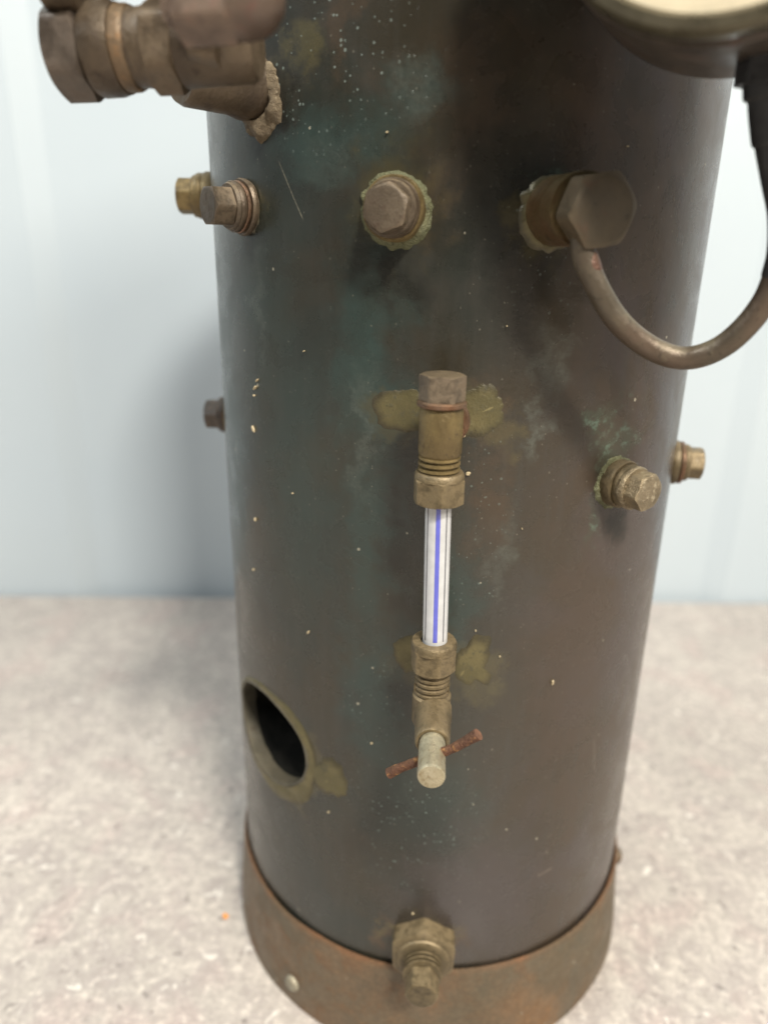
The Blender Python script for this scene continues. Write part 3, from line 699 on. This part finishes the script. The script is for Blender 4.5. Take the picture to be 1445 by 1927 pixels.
g = Geo(); pth = spline([hp + Vector((-0.134, 0.02, -0.094)), hp + Vector((-0.07, 0.008, -0.047)), hp, hp + Vector((0.07, -0.008, 0.045)), hp + Vector((0.137, -0.02, 0.103))], 10)
tube(g, pth, lambda t: 0.0145 + 0.0035 * abs(2 * t - 1) ** 3 + 0.0025 * noise.noise(Vector((t * 9, 3, 1))), 24, wob=0.0035)
make('tap_handle', g.v, g.f, M['rust_bar'], low, origin=hp, label='rusty cross bar tap handle')

# solder smears beside the gauge fittings
def smear(th, z, pts, h, seed, jag=0.08, mat='solder'):
    h *= 0.5
    g = Geo(); patch(g, th, z, outline(pts, jag, seed), h, rings=10, seg=110, lump=0.15, seed=seed, lscale=9, edge=0.22)
    make('solder_patch', g.v, g.f, M[mat], boiler, origin=on_shell(th, z))
smear(-8.0, 2.455, [(0, 0.10), (30, .10), (60, 0.085), (95, 0.07), (120, 0.075), (150, .105), (170, 0.125), (195, 0.105), (215, 0.11), (250, 0.08), (290, .085), (330, .10)], 0.0042, 11)
smear(6.2, 2.455, [(0, 0.085), (40, .085), (75, 0.105), (120, .09), (180, .07), (240, .10), (290, .085), (330, .085)], 0.0042, 15, 0.14)
smear(-5.5, 1.545, [(0, 0.07), (90, 0.09), (140, .075), (180, .065), (230, .07), (270, 0.085)], 0.0042, 21, 0.14)
smear(7.2, 1.52, [(0, 0.075), (35, 0.10), (62, 0.155), (80, .14), (105, 0.08), (180, .06), (250, .09), (275, 0.105), (292, .085), (310, .135), (325, .125), (342, .07)], 0.0042, 25, 0.06)

# ------------------------------------------------------------------ siphon pipe with its union
th, z = 17.3, 3.063; n = radial(th); O = on_shell(th, z, -0.03)
g = Geo(); lathe(g, O, n, [(0, 0.098), (0.10, 0.098), (0.20, 0.099), (0.215, 0.098)], 64, wob=0.002)
un = make('siphon_union', g.v, g.f, M['union'], boiler, origin=on_shell(th, z))
g = Geo(); hexa(g, O, (n + Vector((0.07, 0, -0.02))).normalized(), 0.214, 0.300, 0.107, 0.16, chamfer_lo=True, wob=0.003, face_in=0.90); make('union_nut', g.v, g.f, M['nutdark'], un, origin=O + n * 0.235)
g = Geo(); patch(g, th, z, outline([(0, 0.11), (90, 0.105), (180, 0.118), (230, .128), (270, .118), (300, .11)], 0.1, 3), 0.012, inner=0.07, rings=8, lump=0.4, seed=8, lscale=18, edge=0.5)
make('solder_bead', g.v, g.f, M['solder'], un, origin=on_shell(th, z))
pp = [(0.352, -1.165, 3.02), (0.356, -1.165, 2.955), (0.402, -1.165, 2.862), (0.478, -1.155, 2.765), (0.576, -1.14, 2.695), (0.668, -1.15, 2.668), (0.745, -1.18, 2.695), (0.800, -1.21, 2.757), (0.840, -1.23, 2.840), (0.851, -1.25, 2.925)]
g = Geo(); tube(g, spline(pp, 12), 0.0335, 32, wob=0.0008)
pipe = make('siphon_pipe', g.v, g.f, M['pipe'], boiler, origin=pp[0], label='curved copper siphon pipe under the pressure gauge')
g = Geo(); rp = spline([(0.354, -1.166, 2.965), (0.372, -1.167, 2.915), (0.393, -1.167, 2.875)], 8); tube(g, [q + Vector((0.0055, -0.001, 0.001)) for q in rp], lambda t: 0.0305 * (0.75 + 0.25 * math.sin(math.pi * t)), 28)
make('bare_copper_band', g.v, g.f, M['pipe_red'], pipe, origin=rp[0])
pq = [(0.848, -1.248, 2.90), (0.846, -1.26, 2.96), (0.828, -1.27, 3.05), (0.786, -1.28, 3.15), (0.752, -1.285, 3.24), (0.728, -1.29, 3.33), (0.715, -1.29, 3.42)]
g = Geo(); tube(g, spline(pq, 12), lambda t: 0.0365 + 0.006 * (t > 0.62) + 0.010 * (t > 0.80), 32, wob=0.0008)
make('black_sleeve', g.v, g.f, M['black'], pipe, origin=pq[0], label='black sleeve over the upper siphon pipe')
g = Geo(); hexa(g, Vector((0.712, -1.29, 0)), (0, 0, 1), 3.335, 3.40, 0.062, 0.2); make('gauge_nut', g.v, g.f, M['black'], pipe, origin=(0.712, -1.29, 3.33))

# ------------------------------------------------------------------ pressure gauge (its dial looks out over the top of the picture)
ga = Vector((-0.40, -0.90, 0.015)).normalized(); gc = Vector((0.700, -1.12, 3.848))
g = Geo(); R0 = 0.470
lathe(g, gc, ga, [(0, R0 - 0.05), (0.0, R0 - 0.012), (0.012, R0), (0.32, R0 - 0.004), (0.33, R0 - 0.012), (0.36, R0 - 0.02)], 96)
gauge = make('pressure_gauge', g.v, g.f, M['case'], boiler, origin=gc, label='round pressure gauge with dark case above the siphon pipe')
g = Geo(); lathe(g, gc, ga, [(0.36, R0 - 0.03), (0.365, R0 - 0.012), (0.38, R0 - 0.004), (0.42, R0 - 0.004), (0.435, R0 - 0.014), (0.440, R0 - 0.035), (0.428, R0 - 0.045), (0.41, R0 - 0.048), (0.36, R0 - 0.06)], 96)
g.f = [q for q in g.f if len(q) == 4]; g.v = g.v[:96 * 9]
make('bezel', g.v, g.f, M['bezel'], gauge, origin=gc + ga * 0.28)
g = Geo(); lathe(g, gc, ga, [(0.361, R0 - 0.046), (0.418, R0 - 0.047)], 96); make('dial', g.v, g.f, M['dial'], gauge, origin=gc + ga * 0.3)
g = Geo(); a, x, y = frame(ga)
g2 = Geo(); tube(g2, [gc + ga * 0.424, gc + ga * 0.424 + x * 0.12 + y * 0.1, gc + ga * 0.424 + x * 0.24 + y * 0.2], lambda t: 0.006 * (1.2 - t), 10)
make('needle', g2.v, g2.f, M['black'], gauge, origin=gc + ga * 0.424)

# ------------------------------------------------------------------ valve assembly at upper left
vx = Vector((-1, 0.02, -0.03)).normalized(); V0 = Vector((-0.44, -1.20, 3.450))
g = Geo()
sn = radial(-41); lathe(g, on_shell(-41, 3.425, -0.05), sn, [(0, 0.10), (0.10, 0.098), (0.14, 0.088), (0.29, 0.086), (0.31, 0.078)], 56, wob=0.003)
lathe(g, V0, vx, [(0.09, 0.080), (0.11, 0.092), (0.20, 0.094), (0.30, 0.098), (0.45, 0.09)], 64, wob=0.002)
valve = make('stop_valve', g.v, g.f, M['bronze'], boiler, origin=V0, label='brown bronze stop valve reaching out to the left')
g = Geo(); ux = (vx + Vector((0, -.10, 0.16))).normalized(); hexa(g, V0, ux, 0.165, 0.25, 0.122, 0.35, chamfer_lo=True, wob=0.0008, face_in=0.97); make('union_nut', g.v, g.f, M['bronze'], valve, origin=V0 + vx * 0.1)
g = Geo(); lathe(g, V0, vx, [(0.24, 0.088), (0.29, 0.088)], 56); make('gap_shade_ring', g.v, g.f, M['black'], valve, origin=V0 + vx * 0.25)  # black ring added as painted shade for the gap between the nuts
g = Geo(); hexa(g, V0, vx, 0.288, 0.375, 0.116, 0.52, chamfer_lo=True, wob=0.001, face_in=.92); lathe(g, V0, vx, [(0.37, 0.096), (0.40, 0.092), (0.425, 0.096)], 56, wob=0.002); make('valve_nut', g.v, g.f, M['bronze'], valve, origin=V0 + vx * 0.3)
g = Geo(); lathe(g, V0, vx, [(0.415, 0.098), (0.425, 0.102), (0.448, 0.103), (0.455, 0.098)], 56, wob=0.003); make('collar', g.v, g.f, M['copper_bright'], valve, origin=V0 + vx * 0.42, label='orange copper collar')
g = Geo(); lathe(g, V0, vx, [(0.452, 0.106), (0.458, 0.107), (0.475, 0.112), (0.52, 0.113), (0.53, 0.108), (0.534, 0.098)], 64, wob=0.002); make('end_flange', g.v, g.f, M['bronze'], valve, origin=V0 + vx * 0.47)
g = Geo(); hexa(g, V0, vx, 0.532, 0.628, 0.125, 0.50, chamfer_lo=True, wob=0.0008, face_in=.97); make('end_nut', g.v, g.f, M['bronze_dark2'], valve, origin=V0 + vx * 0.55)
g = Geo(); hexa(g, V0 + Vector((0, -0.075, 0.150)), vx, 0.520, 0.612, 0.088, 0.50, chamfer_lo=True, wob=0.0008, face_in=.97); make('upper_nut', g.v, g.f, M['bronze'], valve, origin=V0 + vx * 0.55 + Vector((0, 0, .165)))
g = Geo(); lathe(g, V0 + Vector((0, 0.0, 0.165)), vx, [(0.30, 0.05), (0.5, 0.05)], 40); make('upper_branch', g.v, g.f, M['black'], valve, origin=V0 + vx * 0.3 + Vector((0, 0, .165)))
# acorn nut in front of the valve, nearest the lens
an = Vector((0.97, -0.13, 0.02)).normalized(); A0 = Vector((-0.640, -1.455, 3.462))
g = Geo(); hexa(g, A0, an, 0.0, 0.140, 0.084, 0.48, chamfer_lo=True, wob=0.0008, face_in=.95)
lathe(g, A0, an, [(0.135, 0.076), (0.155, 0.078), (0.19, 0.073), (0.215, 0.060), (0.235, 0.038), (0.243, 0.018), (0.245, 0.0005)], 56, wob=0.002)
lathe(g, A0, (0, 1, 0), [(0, 0.05), (0.2, 0.05)], 32)
ac = make('acorn_nut', g.v, g.f, M['acorn'], valve, origin=A0)
g = Geo(); patch(g, -40.0, 3.405, outline([(0, 0.112), (90, .10), (180, 0.11), (240, .12), (285, 0.145), (320, .135)], .12, 4), 0.022, inner=0.08, rings=9, seg=110, lump=0.5, seed=14, lscale=17, edge=0.5)
make('solder_bead', g.v, g.f, M['crust'], valve, origin=on_shell(-37, 3.44))

# ------------------------------------------------------------------ debris
def flake(name, center, n, up, size, asp, seed, mat):
    a, x, y = frame(n, up); g = Geo(); k = 12; vv = []; rnd = random.Random(seed); rot = rnd.uniform(0, 3.14)
    rr = [size * rnd.uniform(0.65, 1.1) for _ in range(k)]
    for lev, (h, s) in enumerate(((0.0, 0.9), (0.0045, 1.0), (0.008, 0.7))):
        for i in range(k):
            p = 2 * math.pi * i / k; u = math.cos(p) * rr[i] * s; w = math.sin(p) * rr[i] * s * asp
            u, w = u * math.cos(rot) - w * math.sin(rot), u * math.sin(rot) + w * math.cos(rot)
            vv.append(Vector(center) + x * u + y * w + a * (h + (u * u) * 1.5))
    ff = [(l * k + i, l * k + (i + 1) % k, (l + 1) * k + (i + 1) % k, (l + 1) * k + i) for l in range(2) for i in range(k)]
    ff.append(tuple(range(2 * k, 3 * k))); ff.append(tuple(range(k - 1, -1, -1)))
    return g.add(vv, ff)
allf = Geo()
for i, (th, z, s, asp) in enumerate([(-44.5, 2.46, 0.016, .35), (-43.5, 2.49, 0.012, .3), (-46, 2.30, 0.016, .4), (-45, 2.43, .007, .8), (-29.5, 1.545, 0.012, .45), (-29.0, 2.62, 0.008, .5), (26.5, 1.405, 0.014, .45), (-47.0, 1.93, .010, .5), (-49, 1.70, .009, .5),
    (10, 2.73, .006, .9), (8.0, 1.66, .006, .9), (13.5, 1.55, .006, .9), (-13.4, 1.13, .008, .9), (-24.5, .72, .008, .9), (-2.6, .30, .009, .9), (4.6, 2.25, .011, .8), (3.4, 2.38, .010, .8), (-2, 1.0, .006, .9), (-12.0, 3.27, .007, .9), (30, 3.25, .006, .6), (-33, 2.1, .006, .6), (16, 2.05, .005, .8)]):
    q = flake('dust', on_shell(th, z, 0.001), radial(th), (0, 0, 1), s * (0.9 if s > 0.0095 else 0.6), asp, i + 3, None); allf.add(q.v, q.f)
o = make('debris', allf.v, allf.f, M['flake'], None, origin=(0, -1, 2)); o['kind'] = 'stuff'
o['label'] = 'pale straw coloured specks and flakes clinging to the boiler shell'; o['category'] = 'debris'
q = flake('crumb', (0, 0, 0), (0, 0, 1), (0, 1, 0), 0.020, 0.7, 5, None)
OC = Vector((-1.074, -0.415, ZT + 0.002))
g = Geo(); g.add([v_ * 1.0 + OC for v_ in q.v], q.f)
o = make('crumb', g.v, g.f, M['orange'], None, origin=OC); o['label'] = 'tiny bright orange crumb on the worktop left of the boiler base'; o['category'] = 'crumb'
